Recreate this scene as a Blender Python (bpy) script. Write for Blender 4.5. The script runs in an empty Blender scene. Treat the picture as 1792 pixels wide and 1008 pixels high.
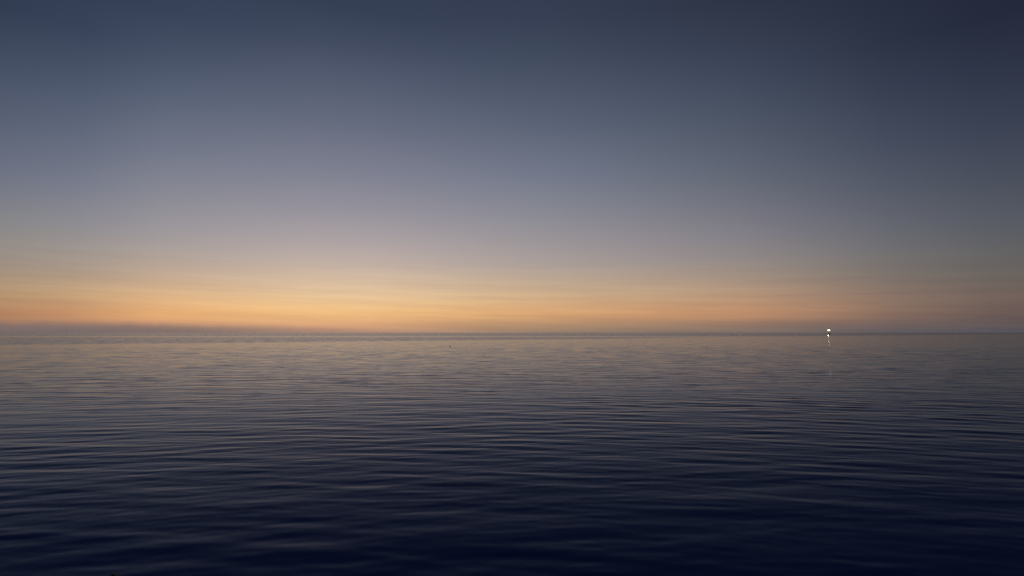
import bpy, bmesh, math, random
import numpy as np

R = math.radians
scene = bpy.context.scene
col = scene.collection

# ------------------------------------------------------------------ camera
CAM_H = 4.0
cam_d = bpy.data.cameras.new("camera")
cam_d.lens = 20.0
cam_d.sensor_width = 36.0
cam_d.clip_start = 0.1
cam_d.clip_end = 200000.0
cam = bpy.data.objects.new("camera", cam_d)
col.objects.link(cam)
cam.location = (0, 0, CAM_H)
cam.rotation_euler = (R(90 + 4.48), 0, 0)
scene.camera = cam

# ------------------------------------------------------------------ view
vs = scene.view_settings
vs.view_transform = 'Standard'
vs.look = 'None'
vs.exposure = 0.0
vs.gamma = 1.0
vs.use_curve_mapping = False
scene.cycles.use_denoising = False
scene.cycles.max_bounces = 6
scene.cycles.sample_clamp_indirect = 8.0

# ------------------------------------------------------------------ sky (after sunset)
SUN_AZ = R(-19.0)          # the sun has set left of the middle of the picture
SUN_EL = R(-4.0)           # and stands below the horizon
NISHITA_GAIN = 0.25

world = bpy.data.worlds.new("World")
scene.world = world
world.use_nodes = True
wt = world.node_tree
bg = wt.nodes['Background']
wl = wt.links


def wn(kind, **kw):
    n = wt.nodes.new(kind)
    for k, v in kw.items():
        setattr(n, k, v)
    return n


def wmath(op, a, b=None, c=None, clamp=False):
    n = wn('ShaderNodeMath', operation=op)
    n.use_clamp = clamp
    for i, v in enumerate((a, b, c)):
        if v is None:
            continue
        if isinstance(v, (int, float)):
            n.inputs[i].default_value = v
        else:
            wl.new(v, n.inputs[i])
    return n.outputs[0]


def wstep(v, a, b):
    n = wn('ShaderNodeMapRange', interpolation_type='SMOOTHSTEP')
    wl.new(v, n.inputs[0])
    n.inputs[1].default_value = a
    n.inputs[2].default_value = b
    return n.outputs[0]


def wmix(fac, a, b, mode='MIX'):
    n = wn('ShaderNodeMix', data_type='RGBA', blend_type=mode)
    for sock, v in ((n.inputs[0], fac), (n.inputs[6], a), (n.inputs[7], b)):
        if isinstance(v, (int, float)):
            sock.default_value = v
        elif isinstance(v, tuple):
            sock.default_value = v
        else:
            wl.new(v, sock)
    return n.outputs[2]


def lin(c):
    return tuple(((v / 255) / 12.92 if v / 255 <= 0.04045 else ((v / 255 + 0.055) / 1.055) ** 2.4) for v in c)


nish = wn('ShaderNodeTexSky', sky_type='NISHITA')
nish.sun_disc = False
nish.sun_elevation = SUN_EL
nish.sun_rotation = SUN_AZ
tc = wn('ShaderNodeTexCoord')
sep = wn('ShaderNodeSeparateXYZ')
wl.new(tc.outputs['Generated'], sep.inputs[0])
dx, dy, dz = sep.outputs
el = wmath('ARCSINE', dz)                              # elevation, radians
el_deg = wmath('MULTIPLY', el, 180 / math.pi)
az = wmath('ARCTAN2', dx, dy)
az_deg = wmath('MULTIPLY', az, 180 / math.pi)
fac = wmath('SQRT', wmath('DIVIDE', wmath('MAXIMUM', el_deg, 0.0), 90.0))

# twilight colours (elevation in degrees, sRGB) at several azimuths round the sunset, in degrees
SKY = {
    -41.4: [(0.13, (132, 110, 104)), (0.56, (160, 120, 100)), (1.38, (176, 128, 96)), (2.89, (183, 150, 115)), (5.26, (157, 143, 131)), (7.84, (139, 138, 139)), (12.1, (109, 114, 132)), (18.29, (77, 88, 108)), (23.92, (49, 59, 81))],
    -31.0: [(0.15, (158, 128, 112)), (0.64, (200, 150, 116)), (1.57, (234, 176, 118)), (3.3, (217, 178, 137)), (6.01, (182, 165, 154)), (8.96, (156, 151, 155)), (13.81, (126, 129, 144)), (20.8, (85, 95, 115)), (27.06, (53, 63, 85))],
    -16.6: [(0.16, (188, 146, 121)), (0.71, (214, 162, 121)), (1.76, (243, 192, 130)), (3.69, (229, 196, 156)), (6.72, (193, 175, 165)), (10.01, (162, 155, 161)), (15.41, (126, 128, 144)), (23.12, (86, 94, 114)), (29.91, (52, 62, 83))],
    1.0: [(0.17, (160, 133, 111)), (0.74, (178, 141, 110)), (1.83, (220, 168, 117)), (3.85, (207, 176, 141)), (7.01, (172, 159, 154)), (10.45, (148, 145, 152)), (16.06, (114, 120, 138)), (24.06, (76, 86, 104)), (31.06, (50, 59, 79))],
    22.2: [(0.16, (125, 110, 102)), (0.69, (148, 120, 104)), (1.7, (192, 142, 107)), (3.56, (180, 148, 122)), (6.5, (147, 138, 134)), (9.68, (126, 124, 134)), (14.9, (96, 102, 116)), (22.39, (66, 76, 94)), (29.02, (45, 52, 70))],
    41.5: [(0.13, (86, 83, 90)), (0.56, (94, 84, 86)), (1.37, (104, 88, 84)), (2.88, (112, 97, 91)), (5.25, (102, 99, 97)), (7.83, (90, 93, 101)), (12.08, (71, 77, 91)), (18.26, (50, 57, 76)), (23.89, (35, 41, 58))],
    110.0: [(0.2, (50, 53, 66)), (2, (57, 58, 70)), (6, (60, 61, 74)), (12, (50, 55, 70)), (20, (38, 45, 61)), (30, (29, 35, 52)), (50, (20, 25, 41))],
    180.0: [(0.2, (50, 53, 66)), (2, (57, 58, 70)), (6, (60, 61, 74)), (12, (50, 55, 70)), (20, (38, 45, 61)), (30, (29, 35, 52)), (50, (20, 25, 41))],
}
ZENITH = (16, 20, 36)
SKY[-110.0] = SKY[110.0]
SKY[62.0] = [(e, tuple(0.80 * v for v in c)) for e, c in SKY[41.5]]
SKY[-62.0] = [(e, tuple(0.80 * v for v in c)) for e, c in SKY[-41.4]]
SKY[-180.0] = SKY[180.0]
ELS = np.array((0.15, 0.6, 1.0, 1.5, 2.0, 2.8, 3.8, 5.2, 7.0, 9.0, 12.0, 15.5, 20.0, 23.5, 26.5, 29.5, 33.0, 45.0, 90.0))


def column(pts):
    e = np.array([0.0] + [p[0] for p in pts] + [90.0])
    c = np.array([lin(pts[0][1])] + [lin(p[1]) for p in pts] + [lin(ZENITH)])
    return np.stack([np.exp(np.interp(ELS, e, np.log(c[:, k]))) for k in range(3)], -1)


K = np.array(sorted(SKY))
V = np.log(np.stack([column(SKY[k]) for k in K]))


def pchip(xs, ys, x):
    h = np.diff(xs)
    d = np.diff(ys, axis=0) / h[:, None, None]
    m = np.zeros_like(ys)
    for i in range(1, len(xs) - 1):
        w1, w2 = 2 * h[i] + h[i - 1], h[i] + 2 * h[i - 1]
        ok = d[i - 1] * d[i] > 0
        den = np.where(ok, w1 / np.where(ok, d[i - 1], 1) + w2 / np.where(ok, d[i], 1), 1)
        m[i] = np.where(ok, (w1 + w2) / den, 0)
    i = min(max(int(np.searchsorted(xs, x)) - 1, 0), len(xs) - 2)
    t = (x - xs[i]) / h[i]
    return ((2 * t**3 - 3 * t**2 + 1) * ys[i] + (t**3 - 2 * t**2 + t) * h[i] * m[i]
            + (-2 * t**3 + 3 * t**2) * ys[i + 1] + (t**3 - t**2) * h[i] * m[i + 1])


def ramp(cols):
    n = wn('ShaderNodeValToRGB')
    cr = n.color_ramp
    cr.interpolation = 'LINEAR'
    while len(cr.elements) < len(ELS):
        cr.elements.new(0.5)
    for e, d, c in zip(cr.elements, ELS, cols):
        e.position = math.sqrt(d / 90)
        e.color = (*[float(v) for v in c], 1)
    wl.new(fac, n.inputs[0])
    return n.outputs[0]


AZ = [-180, -110, -75, -55] + list(range(-44, 49, 6)) + [55, 75, 110, 180]
cur = ramp(np.exp(pchip(K, V, AZ[0])))
for a, b in zip(AZ, AZ[1:]):
    f = wn('ShaderNodeMapRange')
    wl.new(az_deg, f.inputs[0])
    f.inputs[1].default_value = a
    f.inputs[2].default_value = b
    cur = wmix(f.outputs[0], cur, ramp(np.exp(pchip(K, V, b))))

# thin drawn-out streaks of high cloud low over the horizon
cmb = wn('ShaderNodeCombineXYZ')
tilt = wmath('ADD', el_deg, wmath('MULTIPLY', az_deg, 0.018))
wl.new(wmath('MULTIPLY', az_deg, 0.045), cmb.inputs[0])
wl.new(wmath('MULTIPLY', tilt, 1.25), cmb.inputs[1])
ns = wn('ShaderNodeTexNoise')
ns.inputs['Scale'].default_value = 1.0
ns.inputs['Detail'].default_value = 5.0
ns.inputs['Roughness'].default_value = 0.6
wl.new(cmb.outputs[0], ns.inputs['Vector'])
streak = wmath('MULTIPLY', wmath('SUBTRACT', ns.outputs['Fac'], 0.5),
               wmath('MULTIPLY', wstep(el_deg, 9.0, 1.5), 0.50))
gain = wmath('ADD', streak, 1.0)
gcol = wn('ShaderNodeCombineColor')
wl.new(gain, gcol.inputs[0])
wl.new(wmath('ADD', wmath('MULTIPLY', streak, 1.15), 1.0), gcol.inputs[1])
wl.new(wmath('ADD', wmath('MULTIPLY', streak, 0.8), 1.0), gcol.inputs[2])
cur = wmix(1.0, cur, gcol.outputs[0], 'MULTIPLY')

# far cloud bank lying on the horizon, thick on the left, thinning towards the sunset
cmb2 = wn('ShaderNodeCombineXYZ')
wl.new(az_deg, cmb2.inputs[0])
nb = wn('ShaderNodeTexNoise')
nb.noise_dimensions = '1D'
wl.new(wmath('MULTIPLY', az_deg, 0.55), nb.inputs['W'])
nb.inputs['Scale'].default_value = 1.0
nb.inputs['Detail'].default_value = 5.0
thick = wstep(az_deg, 8.0, -44.0)
top = wmath('ADD', wmath('MULTIPLY', wmath('SUBTRACT', nb.outputs['Fac'], 0.5), 0.26),
            wmath('ADD', 0.34, wmath('MULTIPLY', thick, 0.46)))
below = wmath('SUBTRACT', top, el_deg)
bank = wmath('MULTIPLY', wstep(below, -0.30, 0.36), wmath('MULTIPLY', wstep(az_deg, -8.0, -38.0), 0.74))
bankcol = wmix(wstep(el_deg, 0.0, 1.3), (*lin((112, 104, 106)), 1), (*lin((136, 119, 111)), 1))
cur = wmix(bank, cur, bankcol)

# the physical sky carries part of the light, the twilight layer the rest
nsc = wmix(1.0, nish.outputs[0], (NISHITA_GAIN * 0.15,) * 3 + (1,), 'MULTIPLY')
tot = wmix(1.0, cur, nsc, 'ADD')
wl.new(tot, bg.inputs['Color'])
bg.inputs['Strength'].default_value = 1.0


# ------------------------------------------------------------------ helpers
def mat(name):
    m = bpy.data.materials.new(name)
    m.use_nodes = True
    return m, m.node_tree, m.node_tree.nodes['Principled BSDF']


def link_mesh(name, me, material=None, parent=None):
    o = bpy.data.objects.new(name, me)
    col.objects.link(o)
    if material is not None and not me.materials:
        me.materials.append(material)
    if parent is not None:
        o.parent = parent
    return o


def from_bm(name, bm, material, parent=None, smooth=False):
    me = bpy.data.meshes.new(name)
    bmesh.ops.recalc_face_normals(bm, faces=bm.faces)
    bm.to_mesh(me)
    bm.free()
    if smooth:
        me.polygons.foreach_set('use_smooth', [True] * len(me.polygons))
    return link_mesh(name, me, material, parent)


def plain(name, color, rough=0.6, metallic=0.0, noise=0.15, scale=4.0):
    m, nt, b = mat(name)
    t = nt.nodes.new('ShaderNodeTexCoord')
    n = nt.nodes.new('ShaderNodeTexNoise')
    n.inputs['Scale'].default_value = scale
    n.inputs['Detail'].default_value = 4
    r = nt.nodes.new('ShaderNodeValToRGB')
    r.color_ramp.elements[0].position = 0.3
    r.color_ramp.elements[1].position = 0.7
    r.color_ramp.elements[0].color = (*[c * (1 - noise) for c in color], 1)
    r.color_ramp.elements[1].color = (*[min(1, c * (1 + noise)) for c in color], 1)
    nt.links.new(t.outputs['Object'], n.inputs['Vector'])
    nt.links.new(n.outputs['Fac'], r.inputs[0])
    nt.links.new(r.outputs[0], b.inputs['Base Color'])
    b.inputs['Roughness'].default_value = rough
    b.inputs['Metallic'].default_value = metallic
    return m


# ------------------------------------------------------------------ sea
rng = np.random.default_rng(11)


def spacing_rows():
    ys = [2.5]
    while ys[-1] < 150:
        d = ys[-1]
        ys.append(d + (0.06 if d < 24 else 0.10 if d < 60 else 0.20))
    step = 0.22
    while ys[-1] < 60000:
        step *= 1.035
        ys.append(ys[-1] + step)
    return np.array(ys)


ROWS = spacing_rows()
NC = 820
T = np.linspace(-1.45, 1.45, NC)
Y, TT = np.meshgrid(ROWS, T, indexing='ij')
X = TT * (Y + 3.0)
row_sp = np.gradient(ROWS)[:, None] * np.ones_like(X)
col_sp = (Y + 3.0) * (T[1] - T[0])

# wave trains: long gentle crests that spread out from the shore behind the viewpoint
comps = []


def band(n, lo, hi, slope, spread, cx, cy):
    lam = np.exp(rng.uniform(math.log(lo), math.log(hi), n))
    for L in lam:
        amp = slope * math.sqrt(2.0 / n) * L / (2 * math.pi)
        comps.append((L, amp, rng.normal(0, spread), rng.uniform(-cx, cx), rng.uniform(*cy), rng.uniform(0, 6.283)))


band(30, 1.45, 4.0, 0.014, 0.62, 14, (-60, -25))
band(46, 0.56, 1.5, 0.024, 0.46, 14, (-36, -12))
band(14, 0.7, 1.5, 0.009, 0.75, 14, (-36, -12))
band(50, 0.26, 0.54, 0.022, 0.48, 12, (-28, -9))


def soft_field(n, lo, hi, stretch):
    f = np.zeros_like(X)
    for _ in range(n):
        L = math.exp(rng.uniform(math.log(lo), math.log(hi)))
        a = rng.normal(0, 0.6)
        f += np.sin(2 * math.pi / L * (X * math.sin(a) / stretch + Y * math.cos(a)) + rng.uniform(0, 6.283))
    return f / math.sqrt(n)


gust = np.clip(1.0 + 0.32 * soft_field(9, 7, 40, 2.2), 0.25, 1.9)
Z = np.zeros_like(X)
for L, amp, ang, cx, cy, ph in comps:
    k = 2 * math.pi / L
    ca, sa = math.cos(ang), math.sin(ang)
    px, py = X - cx, Y - cy
    rr = np.sqrt(px * px + py * py)
    plane = px * sa + py * ca
    phase = k * (0.55 * rr + 0.45 * plane) + ph
    fade = np.clip((L / np.maximum(row_sp * 3.6, 1e-6) - 1.0) * 1.5, 0, 1)
    fade *= np.clip((L / np.maximum(col_sp * (0.6 + 1.6 * abs(sa)) * 2.0, 1e-6) - 0.8) * 2, 0, 1)
    w = gust if L < 4 else 1.0
    Z += amp * w * fade * np.sin(phase)

nr = len(ROWS)
verts = np.stack([X, Y, Z], -1).reshape(-1, 3).astype(np.float32)
ii, jj = np.meshgrid(np.arange(nr - 1), np.arange(NC - 1), indexing='ij')
a = (ii * NC + jj).ravel()
faces = np.stack([a, a + 1, a + 1 + NC, a + NC], -1).astype(np.int32)
me = bpy.data.meshes.new('sea')
me.vertices.add(len(verts))
me.vertices.foreach_set('co', verts.ravel())
me.loops.add(faces.size)
me.loops.foreach_set('vertex_index', faces.ravel())
me.polygons.add(len(faces))
me.polygons.foreach_set('loop_start', np.arange(0, faces.size, 4, dtype=np.int32))
me.polygons.foreach_set('loop_total', np.full(len(faces), 4, dtype=np.int32))
me.polygons.foreach_set('use_smooth', np.ones(len(faces), dtype=bool))
me.update()
me.validate()

wm, nt, b = mat('sea_water')
L_ = nt.links


def nd(kind, **kw):
    n = nt.nodes.new(kind)
    for k, v in kw.items():
        setattr(n, k, v)
    return n


def M(op, a, b_=None, c=None):
    n = nd('ShaderNodeMath', operation=op)
    for i, v in enumerate((a, b_, c)):
        if v is None:
            continue
        if isinstance(v, (int, float)):
            n.inputs[i].default_value = v
        else:
            L_.new(v, n.inputs[i])
    return n.outputs[0]


def step(v, a0, a1, smooth=True):
    n = nd('ShaderNodeMapRange', interpolation_type='SMOOTHSTEP' if smooth else 'LINEAR')
    L_.new(v, n.inputs[0])
    n.inputs[1].default_value = a0
    n.inputs[2].default_value = a1
    return n.outputs[0]


geo = nd('ShaderNodeNewGeometry')
sp = nd('ShaderNodeSeparateXYZ')
L_.new(geo.outputs['Position'], sp.inputs[0])
wx, wy, wz = sp.outputs
dist = M('SQRT', M('ADD', M('MULTIPLY', wx, wx), M('MULTIPLY', wy, wy)))
logd = M('LOGARITHM', M('MAXIMUM', dist, 1.0), 10.0)


def ripple(lx, ly, seed, detail=2.0):
    c = nd('ShaderNodeCombineXYZ')
    L_.new(M('MULTIPLY', wx, 1.0 / lx), c.inputs[0])
    L_.new(M('MULTIPLY', wy, 1.0 / ly), c.inputs[1])
    c.inputs[2].default_value = seed
    n = nd('ShaderNodeTexNoise')
    n.inputs['Scale'].default_value = 1.0
    n.inputs['Detail'].default_value = detail
    n.inputs['Roughness'].default_value = 0.55
    L_.new(c.outputs[0], n.inputs['Vector'])
    s = nd('ShaderNodeSeparateColor')
    L_.new(n.outputs['Color'], s.inputs[0])
    return M('SUBTRACT', s.outputs[0], 0.5), M('SUBTRACT', s.outputs[1], 0.5)


# fine ripples close by
nx, ny = ripple(0.55, 0.17, 3.1)
near_a = step(logd, 1.9, 0.8)
# waves too small for the sheet farther out: only the faces turned to the shore are seen at such low angles
fx, fy = ripple(5.0, 1.6, 7.7, 3.0)
far_a = step(logd, 1.35, 2.2)
# short steep wavelets at middle distance, seen as small dark dashes
_, my = ripple(1.25, 0.85, 21.3, 2.0)
mid_a = M('MULTIPLY', step(logd, 1.35, 1.75), step(logd, 2.6, 2.1))
dash = M('MULTIPLY', M('MAXIMUM', M('SUBTRACT', my, 0.05), 0.0), mid_a)
# a light breeze ruffles the sea beyond a line that runs out to the right, with slicks lying in it
gc = nd('ShaderNodeCombineXYZ')
L_.new(M('MULTIPLY', wx, 1 / 260.0), gc.inputs[0])
L_.new(M('MULTIPLY', wy, 1 / 120.0), gc.inputs[1])
gn = nd('ShaderNodeTexNoise')
gn.inputs['Scale'].default_value = 1.0
gn.inputs['Detail'].default_value = 3.0
L_.new(gc.outputs[0], gn.inputs['Vector'])
patch = M('SUBTRACT', gn.outputs['Fac'], 0.5)
line = M('ADD', M('SUBTRACT', wy, M('MULTIPLY', wx, 0.9)), M('MULTIPLY', patch, 160.0))
ruffle = step(line, 290.0, 350.0)
slick = M('MULTIPLY', step(wy, 470.0, 520.0), step(wy, 680.0, 600.0))
breeze = M('ADD', M('ADD', 1.0, M('MULTIPLY', ruffle, M('SUBTRACT', 1.25, M('MULTIPLY', slick, 0.95)))), M('MULTIPLY', patch, 0.45))

TILT, FAR_VAR = 0.031, 0.22          # mean lean of the small facets towards the shore; their scatter
sy = M('ADD',
       M('ADD', M('MULTIPLY', M('MULTIPLY', ny, 0.06), near_a), M('MULTIPLY', dash, 0.24)),
       M('ADD', M('MULTIPLY', M('ADD', TILT, M('MULTIPLY', step(logd, 1.8, 1.2), 0.013)), breeze), M('MULTIPLY', M('MULTIPLY', M('MULTIPLY', fy, FAR_VAR), far_a), breeze)))
sx = M('ADD', M('MULTIPLY', M('MULTIPLY', nx, 0.05), near_a), M('MULTIPLY', M('MULTIPLY', fx, 0.07), far_a))
off = nd('ShaderNodeCombineXYZ')
L_.new(sx, off.inputs[0])
L_.new(M('MULTIPLY', sy, -1.0), off.inputs[1])
add = nd('ShaderNodeVectorMath', operation='ADD')
L_.new(geo.outputs['Normal'], add.inputs[0])
L_.new(off.outputs[0], add.inputs[1])
nrm = nd('ShaderNodeVectorMath', operation='NORMALIZE')
L_.new(add.outputs[0], nrm.inputs[0])
L_.new(nrm.outputs[0], b.inputs['Normal'])
b.inputs['Base Color'].default_value = (0.008, 0.056, 0.245, 1)
b.distribution = 'GGX'
b.inputs['IOR'].default_value = 1.145
b.inputs['Roughness'].default_value = 0.13
sea = link_mesh('sea', me, wm)
sea['kind'] = 'structure'


# ------------------------------------------------------------------ fishing boat with its lamps lit, far out
def boat():
    root = bpy.data.objects.new('fishing_boat', None)
    col.objects.link(root)
    D = 995.0
    root.location = ((1447 - 896) / 995.0 * D * 1.003, D, 0.0)
    root.rotation_euler = (0, 0, R(62))
    root['label'] = 'small dark boat on the horizon carrying a brilliant white light'
    root['category'] = 'boat'
    hull_m = plain('hull_paint', (0.012, 0.014, 0.018), 0.5)
    cab_m = plain('cabin_paint', (0.05, 0.05, 0.055), 0.5)
    metal = plain('mast_metal', (0.10, 0.10, 0.11), 0.45, 0.6)
    glass, gt, gb = mat('window_glass')
    gb.inputs['Base Color'].default_value = (0.02, 0.025, 0.03, 1)
    gb.inputs['Roughness'].default_value = 0.08
    # hull: stations from stern to bow
    bm = bmesh.new()
    rings = []
    for s in np.linspace(0, 1, 13):
        x = -5.0 + 10.4 * s
        w = 1.65 * (1 - max(0, (s - 0.45) / 0.55) ** 2.2) + 0.02
        sheer = 1.25 + 0.85 * max(0, s - 0.35) ** 1.6
        k = -0.55 * (1 - max(0, (s - 0.8) / 0.2) ** 2)
        pr = [(0, k), (0.62, k + 0.28), (0.93, 0.25), (1.0, sheer - 0.12), (1.05, sheer), (0.9, sheer), (0.88, sheer - 0.45)]
        r = [bm.verts.new((x, w * u, z)) for u, z in pr]
        l = [bm.verts.new((x, -w * u, z)) for u, z in reversed(pr[1:])]
        rings.append(r + l)
    n = len(rings[0])
    for p, q in zip(rings, rings[1:]):
        for i in range(n):
            j = (i + 1) % n
            bm.faces.new((p[i], p[j], q[j], q[i]))
    bm.faces.new(rings[0])
    bm.faces.new(list(reversed(rings[-1])))
    from_bm('hull', bm, hull_m, root)

    def box(bm, c, s, bev=0.04):
        m_ = bmesh.ops.create_cube(bm, size=1)
        for v in m_['verts']:
            v.co = (c[0] + v.co.x * s[0], c[1] + v.co.y * s[1], c[2] + v.co.z * s[2])
        if bev:
            es = list({e for v in m_['verts'] for e in v.link_edges})
            bmesh.ops.bevel(bm, geom=es, offset=bev, segments=2, affect='EDGES')

    def rod(bm, p, q, r):
        import mathutils
        p, q = mathutils.Vector(p), mathutils.Vector(q)
        d = q - p
        rot = d.to_track_quat('Z', 'Y').to_matrix().to_4x4()
        bmesh.ops.create_cone(bm, cap_ends=True, segments=8, radius1=r, radius2=r, depth=d.length,
                              matrix=mathutils.Matrix.Translation((p + q) / 2) @ rot)

    bm = bmesh.new(); box(bm, (1.0, 0, 2.1), (2.6, 2.0, 2.3), 0.1); box(bm, (1.0, 0, 3.3), (3.0, 2.3, 0.12), 0.03)
    cabin = from_bm('wheelhouse', bm, cab_m, root)
    for (c, s) in (((2.31, 0.5, 2.65), (0.03, 0.75, 0.6)), ((2.31, -0.5, 2.65), (0.03, 0.75, 0.6)),
                   ((1.45, 1.01, 2.65), (0.8, 0.03, 0.6)), ((0.5, 1.01, 2.65), (0.8, 0.03, 0.6)),
                   ((1.45, -1.01, 2.65), (0.8, 0.03, 0.6)), ((0.5, -1.01, 2.65), (0.8, 0.03, 0.6))):
        bm = bmesh.new(); box(bm, c, s, 0.01); from_bm('window', bm, glass, cabin)
    bm = bmesh.new(); rod(bm, (0.2, 0, 3.3), (0.2, 0, 10.1), 0.09); from_bm('mast', bm, metal, root)
    bm = bmesh.new(); rod(bm, (0.2, 0, 9.2), (5.0, 0, 2.0), 0.02); rod(bm, (0.2, 0, 9.2), (-4.8, 0, 1.3), 0.02)
    from_bm('stay_wire', bm, metal, root)
    bm = bmesh.new()
    for z, w in ((8.2, 1.9), (9.4, 1.9)):
        rod(bm, (0.2, -w, z), (0.2, w, z), 0.05)
    for y in (-1.85, 1.85):
        rod(bm, (0.2, y, 8.2), (0.2, y, 9.4), 0.04)
    from_bm('lamp_rack', bm, metal, root)
    lm, lt, lb = mat('lamp_glow')
    lb.inputs['Base Color'].default_value = (0.9, 0.9, 0.85, 1)
    lb.inputs['Emission Color'].default_value = (1.0, 0.83, 0.56, 1)
    lb.inputs['Emission Strength'].default_value = 3.6
    lamp_me = None
    for z, ys in ((7.55, (-1.3, 0.0, 1.3)), (8.75, (-1.3, 0.0, 1.3))):
        for y in ys:
            if lamp_me is None:
                bm = bmesh.new()
                bmesh.ops.create_uvsphere(bm, u_segments=8, v_segments=6, radius=0.56)
                for v in bm.verts:
                    v.co.z *= 1.3 if v.co.z < 0 else 0.8
                lamp_me = bpy.data.meshes.new('lamp')
                bm.to_mesh(lamp_me); bm.free()
                lamp_me.materials.append(lm)
            o = link_mesh('lamp', lamp_me, lm, root)
            o.location = (-0.45, y, z)
    ld = bpy.data.lights.new('lamp_light', 'SPOT')
    ld.spot_size = R(70)
    ld.spot_blend = 0.6
    ld.energy = LAMP_POWER
    ld.color = (1.0, 0.84, 0.62)
    ld.shadow_soft_size = 1.0
    lo = bpy.data.objects.new('lamp_light', ld)
    col.objects.link(lo)
    lo.parent = root
    lo.location = (-1.3, 0.6, 8.3)
    lo.rotation_euler = (R(86), 0, R(180 - 30 - 62))   # turned out over the water towards the shore


LAMP_POWER = 4000.0
boat()


# ------------------------------------------------------------------ seabird resting on the water
def tube_mesh(stations, seg=12):
    bm = bmesh.new()
    rings = []
    for (x, z, ry, rz) in stations:
        rings.append([bm.verts.new((x, ry * math.cos(t), z + rz * math.sin(t)))
                      for t in [2 * math.pi * i / seg for i in range(seg)]])
    for p, q in zip(rings, rings[1:]):
        for i in range(seg):
            j = (i + 1) % seg
            bm.faces.new((p[i], p[j], q[j], q[i]))
    bm.faces.new(list(reversed(rings[0])))
    bm.faces.new(rings[-1])
    return bm


def bird():
    root = bpy.data.objects.new('seabird', None)
    col.objects.link(root)
    root.location = (-17.3, 160.0, 0.02)
    root.rotation_euler = (0, 0, R(-8))
    root.scale = (0.78, 0.78, 0.78)
    root['label'] = 'tiny dark seabird sitting low on the water below the sunset glow'
    root['category'] = 'bird'
    feather = plain('dark_feathers', (0.05, 0.04, 0.033), 0.7, noise=0.3, scale=20)
    beak_m = plain('beak_horn', (0.10, 0.07, 0.03), 0.5)
    bm = tube_mesh([(-0.46, 0.07, 0.02, 0.012), (-0.40, 0.06, 0.06, 0.025), (-0.30, 0.05, 0.10, 0.07),
                    (-0.15, 0.04, 0.14, 0.11), (0.05, 0.03, 0.15, 0.12), (0.20, 0.05, 0.11, 0.10),
                    (0.27, 0.11, 0.065, 0.075), (0.30, 0.19, 0.045, 0.05), (0.32, 0.26, 0.04, 0.045),
                    (0.36, 0.31, 0.045, 0.045), (0.41, 0.315, 0.035, 0.036), (0.45, 0.31, 0.018, 0.018)])
    from_bm('body', bm, feather, root, True)
    bm = tube_mesh([(0.44, 0.31, 0.016, 0.016), (0.49, 0.305, 0.010, 0.011), (0.54, 0.297, 0.003, 0.004)], 8)
    from_bm('beak', bm, beak_m, root, True)
    for s in (-1, 1):
        bm = bmesh.new()
        prev = None
        for x, z, t in ((-0.40, 0.10, 0.02), (-0.25, 0.13, 0.05), (-0.05, 0.145, 0.07), (0.14, 0.12, 0.05), (0.2, 0.09, 0.02)):
            row = [bm.verts.new((x, s * 0.03, z + 0.03)), bm.verts.new((x, s * (0.10 + t * 0.6), z)), bm.verts.new((x, s * (0.10 + t * 0.55), z - t * 0.9))]
            if prev:
                for i in range(2):
                    bm.faces.new((prev[i], prev[i + 1], row[i + 1], row[i]))
            prev = row
        g = bmesh.ops.solidify(bm, geom=bm.faces[:], thickness=0.012)
        from_bm('wing', bm, feather, root, True)


bird()


# ------------------------------------------------------------------ scrap of weed afloat at the near left
def weed():
    root = bpy.data.objects.new('floating_seaweed', None)
    col.objects.link(root)
    root.location = (-6.50, 9.62, 0.0)
    root['label'] = 'small olive green tuft of weed afloat at the bottom left edge'
    root['category'] = 'seaweed'
    m = plain('weed_olive', (0.26, 0.27, 0.09), 0.45, noise=0.35, scale=30)
    r = random.Random(5)
    for i in range(11):
        bm = bmesh.new()
        a = r.uniform(0, 6.28)
        ln = r.uniform(0.07, 0.15)
        wd = r.uniform(0.006, 0.012)
        prev = None
        for k in range(6):
            t = k / 5
            aa = a + 0.7 * math.sin(2.2 * t + i)
            c = (ln * t * math.cos(aa), ln * t * math.sin(aa), 0.02 + 0.035 * math.sin(math.pi * t) * r.uniform(0.7, 1.3))
            w = wd * (1 - 0.8 * abs(t - 0.4)) + 0.001
            n = (-math.sin(aa) * w, math.cos(aa) * w)
            row = [bm.verts.new((c[0] + n[0], c[1] + n[1], c[2])), bm.verts.new((c[0], c[1], c[2] + w * 0.4)), bm.verts.new((c[0] - n[0], c[1] - n[1], c[2]))]
            if prev:
                for q in range(2):
                    bm.faces.new((prev[q], prev[q + 1], row[q + 1], row[q]))
            prev = row
        bmesh.ops.solidify(bm, geom=bm.faces[:], thickness=0.003)
        from_bm('frond', bm, m, root, True)


weed()
